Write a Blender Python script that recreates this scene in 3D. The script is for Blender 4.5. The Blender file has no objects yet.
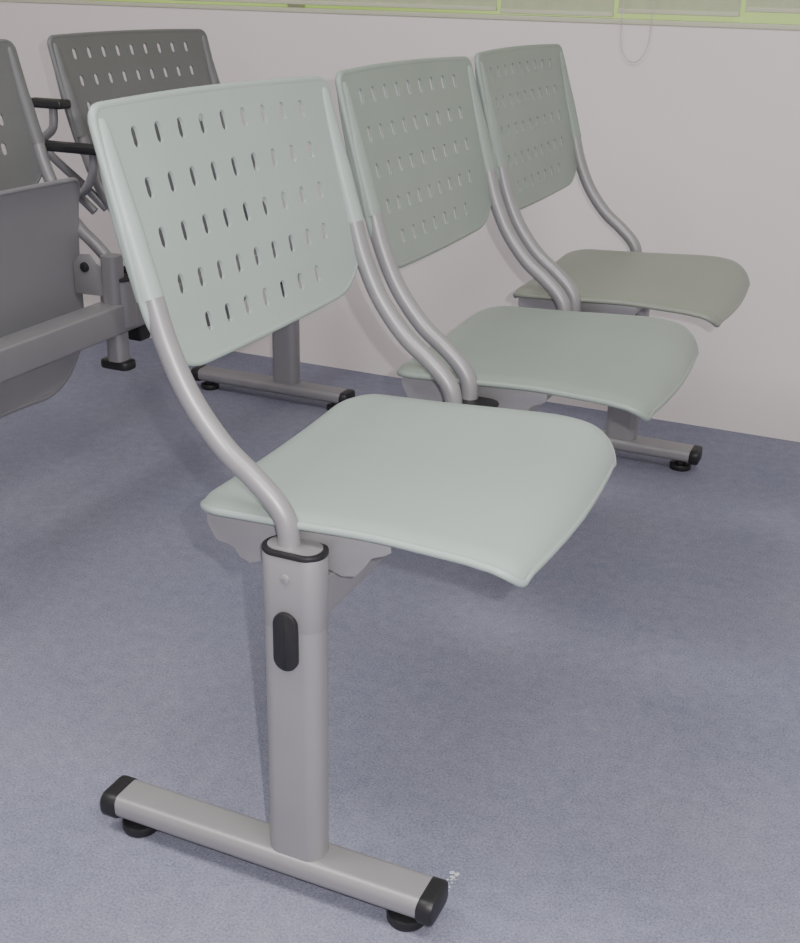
import bpy, bmesh, math, random
from mathutils import Vector, Matrix

# ---------------------------------------------------------------- materials
def mat(name, col, rough=.5, metal=0.0, noise=None, bump=0.0, spec=.5):
    m=bpy.data.materials.new(name); m.use_nodes=True
    nt=m.node_tree; b=nt.nodes['Principled BSDF']
    b.inputs['Base Color'].default_value=(*col,1); b.inputs['Roughness'].default_value=rough
    b.inputs['Metallic'].default_value=metal
    b.inputs['Specular IOR Level'].default_value=spec
    tc=nt.nodes.new('ShaderNodeTexCoord')
    if noise:
        sc,amt=noise
        n=nt.nodes.new('ShaderNodeTexNoise'); n.inputs['Scale'].default_value=sc; n.inputs['Detail'].default_value=6
        nt.links.new(tc.outputs['Object'],n.inputs['Vector'])
        r=nt.nodes.new('ShaderNodeValToRGB')
        r.color_ramp.elements[0].position=.3; r.color_ramp.elements[1].position=.7
        r.color_ramp.elements[0].color=(*[c*(1-amt) for c in col],1)
        r.color_ramp.elements[1].color=(*[min(1,c*(1+amt)) for c in col],1)
        nt.links.new(n.outputs['Fac'],r.inputs['Fac']); nt.links.new(r.outputs['Color'],b.inputs['Base Color'])
    if bump:
        n2=nt.nodes.new('ShaderNodeTexNoise'); n2.inputs['Scale'].default_value=900; n2.inputs['Detail'].default_value=3
        nt.links.new(tc.outputs['Object'],n2.inputs['Vector'])
        bp=nt.nodes.new('ShaderNodeBump'); bp.inputs['Strength'].default_value=bump; bp.inputs['Distance'].default_value=.001
        nt.links.new(n2.outputs['Fac'],bp.inputs['Height']); nt.links.new(bp.outputs['Normal'],b.inputs['Normal'])
    return m
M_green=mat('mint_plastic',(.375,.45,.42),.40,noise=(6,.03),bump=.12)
M_green2=mat('mint_plastic_shaded',(.285,.340,.305),.42,noise=(6,.04),bump=.12)  # same mint darkened for the farther seats, their shade put into the colour
M_green3=mat('mint_plastic_browner',(.255,.280,.235),.42,noise=(6,.04),bump=.12)  # darker, browner mint for the third seat pan
M_grey=mat('grey_plastic',(.165,.17,.175),.42,noise=(6,.04),bump=.12)
M_greyp=mat('grey_plastic_light',(.215,.215,.23),.38,noise=(6,.04),bump=.12)
M_metal=mat('silver_paint',(.33,.325,.335),.42,metal=.3,noise=(14,.03))
M_metal2=mat('silver_paint_dark',(.27,.265,.28),.42,metal=.3,noise=(14,.03))
M_black=mat('black_plastic',(.016,.016,.018),.45)
M_wall=mat('wall_paint',(.86,.80,.785),.85,noise=(2.2,.02))
M_ceil=mat('ceiling_paint',(.8,.8,.8),.9)
M_sill=mat('sill_cream',(.60,.62,.46),.5)
M_blind=mat('blind_fabric',(.50,.55,.36),.8,noise=(40,.05))
M_cord=mat('cord_white',(.6,.58,.57),.6)

def carpet():
    m=bpy.data.materials.new('blue_carpet'); m.use_nodes=True; nt=m.node_tree; b=nt.nodes['Principled BSDF']
    b.inputs['Roughness'].default_value=.95; b.inputs['Specular IOR Level'].default_value=.15
    tc=nt.nodes.new('ShaderNodeTexCoord')
    def N(s,d,r=.6):
        n=nt.nodes.new('ShaderNodeTexNoise'); n.inputs['Scale'].default_value=s; n.inputs['Detail'].default_value=d; n.inputs['Roughness'].default_value=r
        nt.links.new(tc.outputs['Object'],n.inputs['Vector']); return n
    n1=N(340,5,.8); n2=N(2.6,6); n3=N(45,5,.75)
    def ramp(n,p0,p1,c0,c1):
        r=nt.nodes.new('ShaderNodeValToRGB'); r.color_ramp.elements[0].position=p0; r.color_ramp.elements[1].position=p1
        r.color_ramp.elements[0].color=(*c0,1); r.color_ramp.elements[1].color=(*c1,1)
        nt.links.new(n.outputs['Fac'],r.inputs['Fac']); return r
    def mul(a,b_):
        mx=nt.nodes.new('ShaderNodeMixRGB'); mx.blend_type='MULTIPLY'; mx.inputs[0].default_value=1
        nt.links.new(a.outputs['Color'],mx.inputs[1]); nt.links.new(b_.outputs['Color'],mx.inputs[2]); return mx
    r=ramp(n1,.33,.67,(.150,.168,.240),(.385,.390,.480))
    r2=ramp(n2,.35,.68,(.90,.91,.95),(1.05,1.03,1.01))
    r3=ramp(n3,.32,.68,(.89,.89,.90),(1.10,1.10,1.08))
    mx=mul(mul(r,r2),r3)
    nt.links.new(mx.outputs['Color'],b.inputs['Base Color'])
    bp=nt.nodes.new('ShaderNodeBump'); bp.inputs['Strength'].default_value=.6; bp.inputs['Distance'].default_value=.002
    nt.links.new(n1.outputs['Fac'],bp.inputs['Height']); nt.links.new(bp.outputs['Normal'],b.inputs['Normal'])
    return m
M_carpet=carpet()

# ---------------------------------------------------------------- helpers
def addobj(name, me, parent=None, m=None, smooth=True, ang=35):
    o=bpy.data.objects.new(name,me); bpy.context.collection.objects.link(o)
    if parent: o.parent=parent
    if m: me.materials.clear(); me.materials.append(m)
    if smooth:
        for p in me.polygons: p.use_smooth=True
        me.set_sharp_from_angle(angle=math.radians(ang))
    return o
def empty(name, loc=(0,0,0)):
    e=bpy.data.objects.new(name,None); e.location=loc; bpy.context.collection.objects.link(e); return e
def box(name,lo,hi,m,parent=None,bev=0.0):
    bm=bmesh.new(); bmesh.ops.create_cube(bm,size=1)
    for v in bm.verts: v.co=Vector([lo[i]+(v.co[i]+.5)*(hi[i]-lo[i]) for i in range(3)])
    if bev: bmesh.ops.bevel(bm,geom=bm.edges[:],offset=bev,segments=3,profile=.6,affect='EDGES')
    me=bpy.data.meshes.new(name); bm.to_mesh(me); bm.free()
    return addobj(name,me,parent,m,bool(bev),50)
def prism(name,pts,axis,a,b,m,parent=None,bev=0.0):
    def mk(p,t):
        if axis=='z': return (p[0],p[1],t)
        if axis=='y': return (p[0],t,p[1])
        return (t,p[0],p[1])
    bm=bmesh.new()
    A=[bm.verts.new(mk(p,a)) for p in pts]; B=[bm.verts.new(mk(p,b)) for p in pts]
    f1=bm.faces.new(A); f2=bm.faces.new(B[::-1])
    n=len(pts)
    for i in range(n): bm.faces.new((A[i],B[i],B[(i+1)%n],A[(i+1)%n]))
    bmesh.ops.recalc_face_normals(bm,faces=bm.faces[:])
    if bev:
        es=[e for e in bm.edges if (e in f1.edges or e in f2.edges)]
        bmesh.ops.bevel(bm,geom=es,offset=bev,segments=2,profile=.5,affect='EDGES')
    me=bpy.data.meshes.new(name); bm.to_mesh(me); bm.free()
    return addobj(name,me,parent,m,True,40)
def stadium(cx,cy,w,h,n=10,r=None):
    r=min(w,h)/2-1e-5 if r is None else r
    pts=[]
    for (sx,sy,a0) in ((1,1,0),(-1,1,90),(-1,-1,180),(1,-1,270)):
        for k in range(n+1):
            t=math.radians(a0+90*k/n)
            pts.append((cx+sx*(w/2-r)+r*math.cos(t),cy+sy*(h/2-r)+r*math.sin(t)))
    return pts
def catmull(P,n=8):
    P=[Vector(p) for p in P]; Q=[2*P[0]-P[1]]+P+[2*P[-1]-P[-2]]; out=[]
    for i in range(1,len(Q)-2):
        p0,p1,p2,p3=Q[i-1:i+3]
        for k in range(n):
            t=k/n
            out.append(.5*((2*p1)+(p2-p0)*t+(2*p0-5*p1+4*p2-p3)*t*t+(3*p1-p0-3*p2+p3)*t**3))
    out.append(P[-1]); return out
def tube(name,pts,r,m,parent=None,smooth=True,closed=False,seg=16):
    path=catmull(pts) if smooth else [Vector(p) for p in pts]
    rr=r if callable(r) else (lambda t:r)
    bm=bmesh.new(); rings=[]; n=len(path); up=None
    for i,p in enumerate(path):
        if closed: d=(path[(i+1)%n]-path[i-1]).normalized()
        else: d=(path[min(i+1,n-1)]-path[max(i-1,0)]).normalized()
        if up is None:
            up=Vector((0,1,0)) if abs(d.y)<.9 else Vector((1,0,0))
        up=(up-d*up.dot(d)).normalized(); s=d.cross(up)
        R=rr(i/(n-1))
        rings.append([bm.verts.new(p+up*R*math.cos(2*math.pi*k/seg)+s*R*math.sin(2*math.pi*k/seg)) for k in range(seg)])
    for i in range(n if closed else n-1):
        A=rings[i]; B=rings[(i+1)%n]
        for k in range(seg): bm.faces.new((A[k],A[(k+1)%seg],B[(k+1)%seg],B[k]))
    if not closed: bm.faces.new(rings[0]); bm.faces.new(rings[-1][::-1])
    bmesh.ops.recalc_face_normals(bm,faces=bm.faces[:])
    me=bpy.data.meshes.new(name); bm.to_mesh(me); bm.free()
    return addobj(name,me,parent,m,True,50)
def interp(tab,x):
    n=len(tab)
    if x<=tab[0][0]: return tab[0][1]
    if x>=tab[-1][0]: return tab[-1][1]
    for i in range(n-1):
        if x<=tab[i+1][0]:
            x0,y0=tab[i]; x1,y1=tab[i+1]
            def sl(k):
                if k==0: return (tab[1][1]-tab[0][1])/(tab[1][0]-tab[0][0])
                if k==n-1: return (tab[-1][1]-tab[-2][1])/(tab[-1][0]-tab[-2][0])
                return (tab[k+1][1]-tab[k-1][1])/(tab[k+1][0]-tab[k-1][0])
            h=x1-x0; t=(x-x0)/h; m0=sl(i)*h; m1=sl(i+1)*h
            return (2*t**3-3*t*t+1)*y0+(t**3-2*t*t+t)*m0+(-2*t**3+3*t*t)*y1+(t**3-t*t)*m1

# ---------------------------------------------------------------- backrest
TW=.436                      # distance between the two support tubes
BW=TW+.022; BH=.246
def bwidth(h):
    w=BW/2
    if h>BH-.014:
        d=(h-(BH-.014))/.014; w-=.014*(1-math.sqrt(max(0,1-d*d)))
    if h<.080:
        d=(.080-h)/.080; w-=.080*(1-(max(0,1-d**2.2))**.5)
    return w
def bmap(s,h,t):
    q=1-(2*s/BW)**2; hh=h/BH
    z=.5745+h*1.0+ q*(-.008*(1-hh)+.003*hh) -.003*(s/BW+.5)*hh
    x=interp([(.54,-.120),(.60,-.136),(.655,-.148),(.72,-.165),(.78,-.181),(.84,-.196)],z)
    x-= .009*q
    return Vector((x+t*.97, s+TW/2, z+t*.25))
_panel={}
def backrest_mesh():
    if 'm' in _panel: return _panel['m'].copy()
    th=.0035
    hs=[BH*(.5-.5*math.cos(math.pi*(i/26))) for i in range(27)]
    ns=40; bm=bmesh.new(); lay=[]
    for t in (0,1):
        L=[]
        for h in hs:
            w=bwidth(h); L.append([bm.verts.new((-w+2*w*j/ns,h,(t-.5)*th)) for j in range(ns+1)])
        lay.append(L)
    nr=len(hs)
    for i in range(nr-1):
        for j in range(ns):
            a=lay[1]; bm.faces.new((a[i][j],a[i][j+1],a[i+1][j+1],a[i+1][j]))
            a=lay[0]; bm.faces.new((a[i][j],a[i+1][j],a[i+1][j+1],a[i][j+1]))
    ring=[(0,j) for j in range(ns)]+[(i,ns) for i in range(nr-1)]+[(nr-1,j) for j in range(ns,0,-1)]+[(i,0) for i in range(nr-1,0,-1)]
    for k in range(len(ring)):
        i,j=ring[k]; i2,j2=ring[(k+1)%len(ring)]
        bm.faces.new((lay[0][i][j],lay[0][i2][j2],lay[1][i2][j2],lay[1][i][j]))
    bmesh.ops.recalc_face_normals(bm,faces=bm.faces[:])
    me=bpy.data.meshes.new('panel'); bm.to_mesh(me); bm.free()
    o=bpy.data.objects.new('tmp_panel',me); bpy.context.collection.objects.link(o)
    bm=bmesh.new()
    rows=[(.215,9,.0412),(.169,9,.0412),(.123,9,.0412),(.077,9,.0385),(.034,7,.0400)]
    for h,n,sp in rows:
        for k in range(n):
            s=-.007+(k-(n-1)/2)*sp
            pts=stadium(s,h,.0112,.0200,5)
            A=[bm.verts.new((p[0],p[1],-.02)) for p in pts]; B=[bm.verts.new((p[0],p[1],.02)) for p in pts]
            bm.faces.new(A[::-1]); bm.faces.new(B); m_=len(pts)
            for q in range(m_): bm.faces.new((A[q],A[(q+1)%m_],B[(q+1)%m_],B[q]))
    bmesh.ops.recalc_face_normals(bm,faces=bm.faces[:])
    mc=bpy.data.meshes.new('cut'); bm.to_mesh(mc); bm.free()
    c=bpy.data.objects.new('tmp_cut',mc); bpy.context.collection.objects.link(c)
    md=o.modifiers.new('b','BOOLEAN'); md.operation='DIFFERENCE'; md.object=c; md.solver='EXACT'
    dg=bpy.context.evaluated_depsgraph_get()
    res=bpy.data.meshes.new_from_object(o.evaluated_get(dg))
    bpy.data.objects.remove(o); bpy.data.objects.remove(c)
    bm=bmesh.new(); bm.from_mesh(res)
    bmesh.ops.remove_doubles(bm,verts=bm.verts[:],dist=.00005)
    for v in bm.verts: v.co=bmap(v.co.x,v.co.y,v.co.z)
    bmesh.ops.recalc_face_normals(bm,faces=bm.faces[:])
    bm.to_mesh(res); bm.free()
    _panel['m']=res
    return res.copy()

TUBE=[(-.153,.675),(-.146,.652),(-.131,.604),(-.107,.554),(-.072,.510),(-.036,.481),(-.011,.457),(-.001,.435),(.000,.400)]

def backrest(par,pre,y0,m,mm,ys=1.0):
    def TR(v): return Vector((v.x,y0+v.y*ys,v.z))
    me=backrest_mesh()
    for v in me.vertices: v.co=TR(v.co)
    addobj(pre+'backrest_panel',me,par,m,True,40)
    pts=[]; n=18
    hs=[BH*(.5-.5*math.cos(math.pi*(i/30))) for i in range(31)]
    w0=bwidth(0); w1=bwidth(BH)
    for j in range(n): pts.append((-w0+2*w0*j/n,0))
    for h in hs[:-1]: pts.append((bwidth(h),h))
    for j in range(n): pts.append((w1-2*w1*j/n,BH))
    for h in hs[:0:-1]: pts.append((-bwidth(h),h))
    P=[TR(bmap(a,b,-.002)) for a,b in pts]
    tube(pre+'backrest_rim',P,.0046,m,par,smooth=False,closed=True,seg=10)
    for k,yy in ((0,0.0),(1,TW*ys)):
        tube(pre+'support_tube_%d'%(k+1),[(p[0],yy+y0,p[1]) for p in TUBE],.0115,mm,par)
        e=-.0015 if k==0 else .0015
        sl=[(x,yy+y0+e,z) for x,z in ((-.1905,.811-.003*k),(-.188,.797),(-.178,.757),(-.163,.704),(-.146,.648))]
        tube(pre+'backrest_sleeve_%d'%(k+1),sl,lambda t:.0060+.0075*min(1,t*1.4),m,par)

# ---------------------------------------------------------------- seat
XR=-.124; XF=.237; SD=XF-XR; SW=.373
PROF=[(-.124,.4305),(-.119,.4375),(-.106,.4430),(-.085,.4465),(-.046,.4485),(0,.4505),(.050,.4535),(.10,.4565),(.15,.4590),(.180,.4580),(.203,.4535),(.220,.4455),(.231,.436),(.237,.427)]
def seat(par,name,y0,m):
    bm=bmesh.new(); nu=48; nv=44; th=.006
    us=[SD*(.5-.5*math.cos(math.pi*i/nu)) for i in range(nu+1)]
    vs=[-math.cos(math.pi*j/nv)*.35+(-1+2*j/nv)*.65 for j in range(nv+1)]
    def hw(u):
        w=SW/2
        if u<.045: d=(.045-u)/.045; w-=.052*(1-math.sqrt(max(0,1-d*d)))
        if u>SD-.020: d=(u-(SD-.020))/.020; w-=.018*(1-math.sqrt(max(0,1-d*d)))
        return w
    def P(u,v,t):
        x=XR+u; z=interp(PROF,x); w=hw(u); q=abs(v); uu=u/SD
        z+= -.004*(1-q*q) - .004*max(0,(q-.88)/.12)**2 + .0030*v
        z-= .006*max(0,-v)**1.5*math.exp(-((uu-.80)/.16)**2)      # near side runs flatter
        if v>0: z-=.008*v*max(0,(uu-.90)/.10)**1.5
        else:   z+=.007*(-v)*max(0,(uu-.90)/.10)
        z1=interp(PROF,max(XR,x-.002)); z2=interp(PROF,min(XF,x+.002))
        nrm=Vector((-(z2-z1),0,.004)).normalized()
        x+= (.006*(1-v*v)-.004*max(0,v))*uu**4
        return Vector((x,y0+.004+SW/2+v*w,z))+nrm*t
    L=[]
    for t in (0,-th):
        L.append([[bm.verts.new(P(u,v,t)) for v in vs] for u in us])
    for i in range(nu):
        for j in range(nv):
            a=L[0]; bm.faces.new((a[i][j],a[i+1][j],a[i+1][j+1],a[i][j+1]))
            a=L[1]; bm.faces.new((a[i][j],a[i][j+1],a[i+1][j+1],a[i+1][j]))
    ring=[(0,j) for j in range(nv)]+[(i,nv) for i in range(nu)]+[(nu,j) for j in range(nv,0,-1)]+[(i,0) for i in range(nu,0,-1)]
    for k in range(len(ring)):
        i,j=ring[k]; i2,j2=ring[(k+1)%len(ring)]
        bm.faces.new((L[0][i][j],L[1][i][j],L[1][i2][j2],L[0][i2][j2]))
    bmesh.ops.recalc_face_normals(bm,faces=bm.faces[:])
    rimpts=[(L[0][i][j].co+L[1][i][j].co)/2-Vector((0,0,.0012)) for i,j in ring]
    me=bpy.data.meshes.new(name); bm.to_mesh(me); bm.free()
    addobj(name,me,par,m,True,60)
    tube(name+'_rim',rimpts,.0044,m,par,smooth=False,closed=True,seg=12)

def leg(par,pre,y,mm,x=0.0):
    c=x+.0065
    prism(pre+'column',stadium(c,y,.065,.038,8,.016),'z',.048,.414,mm,par)
    prism(pre+'column_sleeve',stadium(c,y,.0664,.0394,8,.0167),'z',.334,.414,mm,par,.0004)
    prism(pre+'column_cap',stadium(c,y,.0690,.0415,8,.0200),'z',.413,.4185,M_black,par,.0015)
    prism(pre+'column_cap_inset',stadium(c,y,.058,.031,8,.0150),'z',.417,.4195,mm,par)
    prism(pre+'plug',stadium(x+.0060,.321,.027,.066,8),'y',y-.0245,y-.017,M_black,par,.0018)
    prism(pre+'screw',stadium(x+.0055,.391,.010,.010,6),'y',y-.0218,y-.017,mm,par,.0008)
    prism(pre+'screw_recess',stadium(x+.0055,.391,.003,.003,5),'y',y-.0222,y-.017,M_metal2,par)
    prism(pre+'foot_bar',stadium(y,.036,.050,.028,6,.011),'x',x-.226,x+.158,mm,par)
    for k,(a,b,g) in enumerate(((-.246,-.223,-.207),(.155,.175,.137))):
        prism(pre+'end_cap_%d'%(k+1),stadium(y,.0345,.0525,.032,6,.012),'x',x+a,x+b,M_black,par,.004)
        prism(pre+'glide_%d'%(k+1),stadium(x+g,y,.044,.044,10),'z',.0,.013,M_black,par,.003)
        prism(pre+'glide_stem_%d'%(k+1),stadium(x+g,y,.022,.022,8),'z',.012,.026,M_black,par)

def bracket(par,name,y,mm,x=0.0):
    top=[(-.106,.434),(.102,.439)]
    bot=[(.102,.424),(.094,.419),(.082,.414),(.074,.402),(.064,.390),(.050,.387),(.036,.391),(-.040,.384),(-.056,.378),(-.068,.382),(-.074,.391),(-.082,.394),(-.096,.396),(-.106,.414)]
    prism(name,[(x+a,b) for a,b in top+bot],'y',y-.0015,y+.0015,mm,par,.0005)
    prism(name+'_flange',[(x-.104,.430),(x+.100,.436),(x+.100,.439),(x-.104,.433)],'y',y-.001,y+.022,mm,par)

PITCH=.494
# ---------------------------------------------------------------- bench with three mint seats
B=empty('beam_seating_bench')
for i in range(3):
    y0=i*PITCH
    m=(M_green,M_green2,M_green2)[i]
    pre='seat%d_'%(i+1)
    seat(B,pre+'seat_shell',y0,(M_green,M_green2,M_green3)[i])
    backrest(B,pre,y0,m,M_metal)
    bracket(B,pre+'bracket_near',y0+.018,M_metal)
    bracket(B,pre+'bracket_far',y0+.350,M_metal)
    if i:
        yc=y0-.029
        prism(pre+'joint_post',stadium(.0085,yc,.066,.078,6,.018),'z',.340,.414,M_metal,B)
        prism(pre+'joint_cap',stadium(.0085,yc,.070,.082,6,.020),'z',.413,.4185,M_black,B,.0015)
box('beam',(-.014,.0,.335),(.031,2*PITCH+TW,.380),M_metal,B,.004)
leg(B,'near_leg_',0,M_metal)
leg(B,'far_leg_',2*PITCH+.425,M_metal)

# ---------------------------------------------------------------- grey bench (tip-up seats, arms)
GX=-.80
G=empty('tip_up_seating_bench',(GX,0,0))
def folded(par,name,ya,yb,m):
    bm=bmesh.new(); H0,H1=.232,.598; nz=34; ny=30; th=.008; Wd=(yb-ya)/2; yc=(ya+yb)/2
    zs=[H0+(H1-H0)*(.5-.5*math.cos(math.pi*i/nz)) for i in range(nz+1)]
    def hw(z):
        w=Wd; d=(H0+.15-z)/.15
        if d>0: w-=.14*(1-math.sqrt(max(0,1-d*d)))
        d=(z-(H1-.02))/.02
        if d>0: w-=.02*(1-math.sqrt(max(0,1-d*d)))
        return w
    def P(z,v,t):
        x=-.062-.014*math.sin((z-H0)/(H1-H0)*math.pi)+(.006*max(0,(z-H1+.05)/.05)**2)
        return Vector((x+t-.008*(1-v*v),yc+v*hw(z),z))
    L=[[[bm.verts.new(P(z,-1+2*j/ny,t)) for j in range(ny+1)] for z in zs] for t in (0,th)]
    for i in range(nz):
        for j in range(ny):
            for q in (0,1):
                a=L[q]; bm.faces.new((a[i][j],a[i+1][j],a[i+1][j+1],a[i][j+1]))
    ring=[(0,j) for j in range(ny)]+[(i,ny) for i in range(nz)]+[(nz,j) for j in range(ny,0,-1)]+[(i,0) for i in range(nz,0,-1)]
    for k in range(len(ring)):
        i,j=ring[k]; i2,j2=ring[(k+1)%len(ring)]
        bm.faces.new((L[0][i][j],L[1][i][j],L[1][i2][j2],L[0][i2][j2]))
    bmesh.ops.recalc_face_normals(bm,faces=bm.faces[:])
    rim=[(L[0][i][j].co+L[1][i][j].co)/2 for i,j in ring]
    me=bpy.data.meshes.new(name); bm.to_mesh(me); bm.free()
    addobj(name,me,par,m,True,60)
    tube(name+'_rim',rim,.0046,m,par,smooth=False,closed=True,seg=10)
GS=1.12
for i,y0 in enumerate((.915,.305,-.305)):
    pre='seat%d_'%(i+1)
    backrest(G,pre,y0,M_grey,M_metal2,GS)
    folded(G,pre+'tipped_seat',y0+.015,y0+.478,M_greyp)
    for k,yy in enumerate((y0+.0,y0+TW*GS)):
        prism(pre+'joint_block_%d'%(k+1),stadium(.005,yy,.060,.045,6,.015),'z',.340,.425,M_metal2,G)
        prism(pre+'joint_cap_%d'%(k+1),stadium(.005,yy,.064,.049,6,.017),'z',.424,.430,M_black,G,.0015)
        s=1 if k==0 else -1
        hp=[(-.066,.395),(-.066,.450),(-.050,.468),(-.030,.470),(-.018,.455),(.012,.440),(.022,.425),(.022,.398)]
        prism(pre+'hinge_plate_%d'%(k+1),hp,'y',yy-.004-s*-.026,yy+s*.026,M_metal2,G,.0006)
        prism(pre+'hinge_bolt_%d'%(k+1),stadium(-.040,.446,.018,.018,8),'y',yy+s*.020,yy+s*.034,M_black,G,.002)
        prism(pre+'hinge_bolt_b_%d'%(k+1),stadium(.004,.420,.012,.012,8),'y',yy+s*.020,yy+s*.032,M_black,G,.002)
box('grey_beam',(-.020,-.60,.331),(.030,1.40,.384),M_metal2,G,.004)
leg(G,'far_leg_',1.402,M_metal2)
leg(G,'near_leg_',-.50,M_metal2)
prism('mid_post',stadium(.010,.776,.034,.034,6,.010),'z',.274,.47,M_metal2,G)
prism('mid_post_foot',stadium(.008,.776,.064,.038,6,.014),'z',.262,.278,M_black,G,.004)
box('arm_lock',(-.005,.825,.30),(.025,.858,.44),M_black,G,.005)
for k,(yy,z,xa,xb) in enumerate(((.885,.700,-.235,-.150),(.850,.630,-.215,-.040))):
    box('arm_pad_%d'%(k+1),(xa,yy-.017,z),(xb,yy+.017,z+.016),M_black,G,.006)
    tube('arm_tube_%d'%(k+1),[(xb-.03,yy,z+.004),(xb-.035,yy,z-.035),(xb-.06,yy,z-.07),(-.14,yy+.02,.56),(-.10,yy+.03,.52)],.008,M_metal2,G)

# ---------------------------------------------------------------- room
X0,X1,Y0,Y1,ZC=-3.2,3.0,-3.4,1.687,2.7
box('floor',(X0,Y0,-.05),(X1,Y1,0),M_carpet)
box('ceiling',(X0,Y0,ZC),(X1,Y1,ZC+.05),M_ceil)
WZ0,WZ1,WX0,WX1=.856,2.1,-2.6,2.4
wb=empty('wall_back')
box('wall_below',(X0,Y1,0),(X1,Y1+.15,WZ0),M_wall,wb)
box('wall_above',(X0,Y1,WZ1),(X1,Y1+.15,ZC),M_wall,wb)
box('wall_side_a',(X0,Y1,WZ0),(WX0,Y1+.15,WZ1),M_wall,wb)
box('wall_side_b',(WX1,Y1,WZ0),(X1,Y1+.15,WZ1),M_wall,wb)
box('wall_left',(X0-.1,Y0,0),(X0,Y1,ZC),M_wall)
box('wall_right',(X1,Y0,0),(X1+.1,Y1,ZC),M_wall)
box('wall_front',(X0,Y0-.1,0),(X1,Y0,ZC),M_wall)
W=empty('window_1')
box('frame_bottom',(WX0,Y1-.003,WZ0-.003),(WX1,Y1+.06,WZ0+.007),M_sill,W,.002)
box('frame_top',(WX0,Y1+.02,WZ1-.03),(WX1,Y1+.06,WZ1),M_sill,W,.002)
for k in range(4):
    xx=WX0+(WX1-WX0-.04)*k/3
    box('frame_post_%d'%(k+1),(xx,Y1+.02,WZ0),(xx+.04,Y1+.06,WZ1),M_sill,W,.002)
mg=bpy.data.materials.new('sunlit_glass'); mg.use_nodes=True
nt=mg.node_tree; b=nt.nodes['Principled BSDF']; b.inputs['Base Color'].default_value=(.3,.4,.1,1); b.inputs['Roughness'].default_value=.2
n=nt.nodes.new('ShaderNodeTexNoise'); n.inputs['Scale'].default_value=3
r=nt.nodes.new('ShaderNodeValToRGB'); r.color_ramp.elements[0].position=.42; r.color_ramp.elements[1].position=.60
r.color_ramp.elements[0].color=(.27,.42,.05,1); r.color_ramp.elements[1].color=(.50,.64,.26,1)
nt.links.new(n.outputs['Fac'],r.inputs['Fac']); nt.links.new(r.outputs['Color'],b.inputs['Emission Color']); b.inputs['Emission Strength'].default_value=.8
box('pane',(WX0,Y1+.035,WZ0),(WX1,Y1+.04,WZ1),mg,W)
for k,(a,c,z) in enumerate(((-2.55,-1.28,.874),(-1.27,-.42,.870),(-.41,-.16,.866),(-.15,.10,.874),(.11,2.3,.884))):
    bl=empty('roller_blind' if k==0 else 'roller_blind.%03d'%k)
    box('fabric',(a,Y1+.008,z+.008),(c,Y1+.011,WZ1-.02),M_blind,bl)
    box('hem_bar',(a,Y1+.004,z),(c,Y1+.015,z+.009),M_sill,bl,.002)
tube('blind_cord',[(-.135,Y1-.006,.92),(-.137,Y1-.006,.86),(-.133,Y1-.007,.81),(-.118,Y1-.008,.785),(-.100,Y1-.008,.780),(-.084,Y1-.007,.795),(-.076,Y1-.006,.82),(-.074,Y1-.006,.86),(-.074,Y1-.006,.92)],.0010,M_cord,None,seg=8)

# paper scrap on the carpet
random.seed(4)
bm=bmesh.new()
for k in range(14):
    c=Vector((.157+random.uniform(-.007,.007),.070+random.uniform(-.020,.018),.0012)); vs=[]
    r0=random.uniform(.0012,.0034)
    for j in range(6):
        t=j*math.pi/3; vs.append(bm.verts.new(c+Vector((math.cos(t)*r0*random.uniform(.5,1.3),math.sin(t)*r0*random.uniform(.5,1.3),random.uniform(0,.001)))))
    bm.faces.new(vs)
me=bpy.data.meshes.new('s'); bm.to_mesh(me); bm.free(); addobj('paper_scraps',me,None,mat('scrap_white',(.6,.63,.67),.8),False)

# ---------------------------------------------------------------- lights
def area(name,loc,size,power,col=(1,1,1),rot=(0,0,0)):
    l=bpy.data.lights.new(name,'AREA'); l.shape='RECTANGLE'; l.size=size[0]; l.size_y=size[1]; l.energy=power; l.color=col
    o=bpy.data.objects.new(name,l); o.location=loc; o.rotation_euler=rot; bpy.context.collection.objects.link(o); return o
area('ceiling_light_1',(-1.0,-.6,2.66),(1.2,.6),34,(1,.97,.95))
area('ceiling_light_2',(1.2,-.6,2.66),(1.2,.6),34,(1,.97,.95))
CAM=Vector((.516,-.9109,.9371)); a=.4127;p=.398;r=.0222;FPX=1179.25
fh=Vector((-math.sin(a),math.cos(a),0)); R=Vector((math.cos(a),math.sin(a),0))
F=fh*math.cos(p)+Vector((0,0,-math.sin(p))); U=R.cross(F)
R2=R*math.cos(r)+U*math.sin(r); U2=U*math.cos(r)-R*math.sin(r)
fl=bpy.data.lights.new('camera_flash','POINT'); fl.energy=54; fl.shadow_soft_size=.006; fl.color=(1,.965,.955)
fo=bpy.data.objects.new('camera_flash',fl); fo.location=CAM+R2*.050+U2*.030; bpy.context.collection.objects.link(fo)
w=bpy.data.worlds.new('world'); w.use_nodes=True; w.node_tree.nodes['Background'].inputs[0].default_value=(.8,.85,.9,1)
w.node_tree.nodes['Background'].inputs[1].default_value=.5; bpy.context.scene.world=w

# ---------------------------------------------------------------- camera
cd=bpy.data.cameras.new('camera'); co=bpy.data.objects.new('camera',cd); bpy.context.collection.objects.link(co)
m3=Matrix((R2,U2,-F)).transposed()
co.matrix_world=Matrix.Translation(CAM)@m3.to_4x4()
cd.sensor_fit='VERTICAL'; cd.sensor_height=24; cd.lens=FPX*24/943; cd.clip_start=.05
bpy.context.scene.camera=co
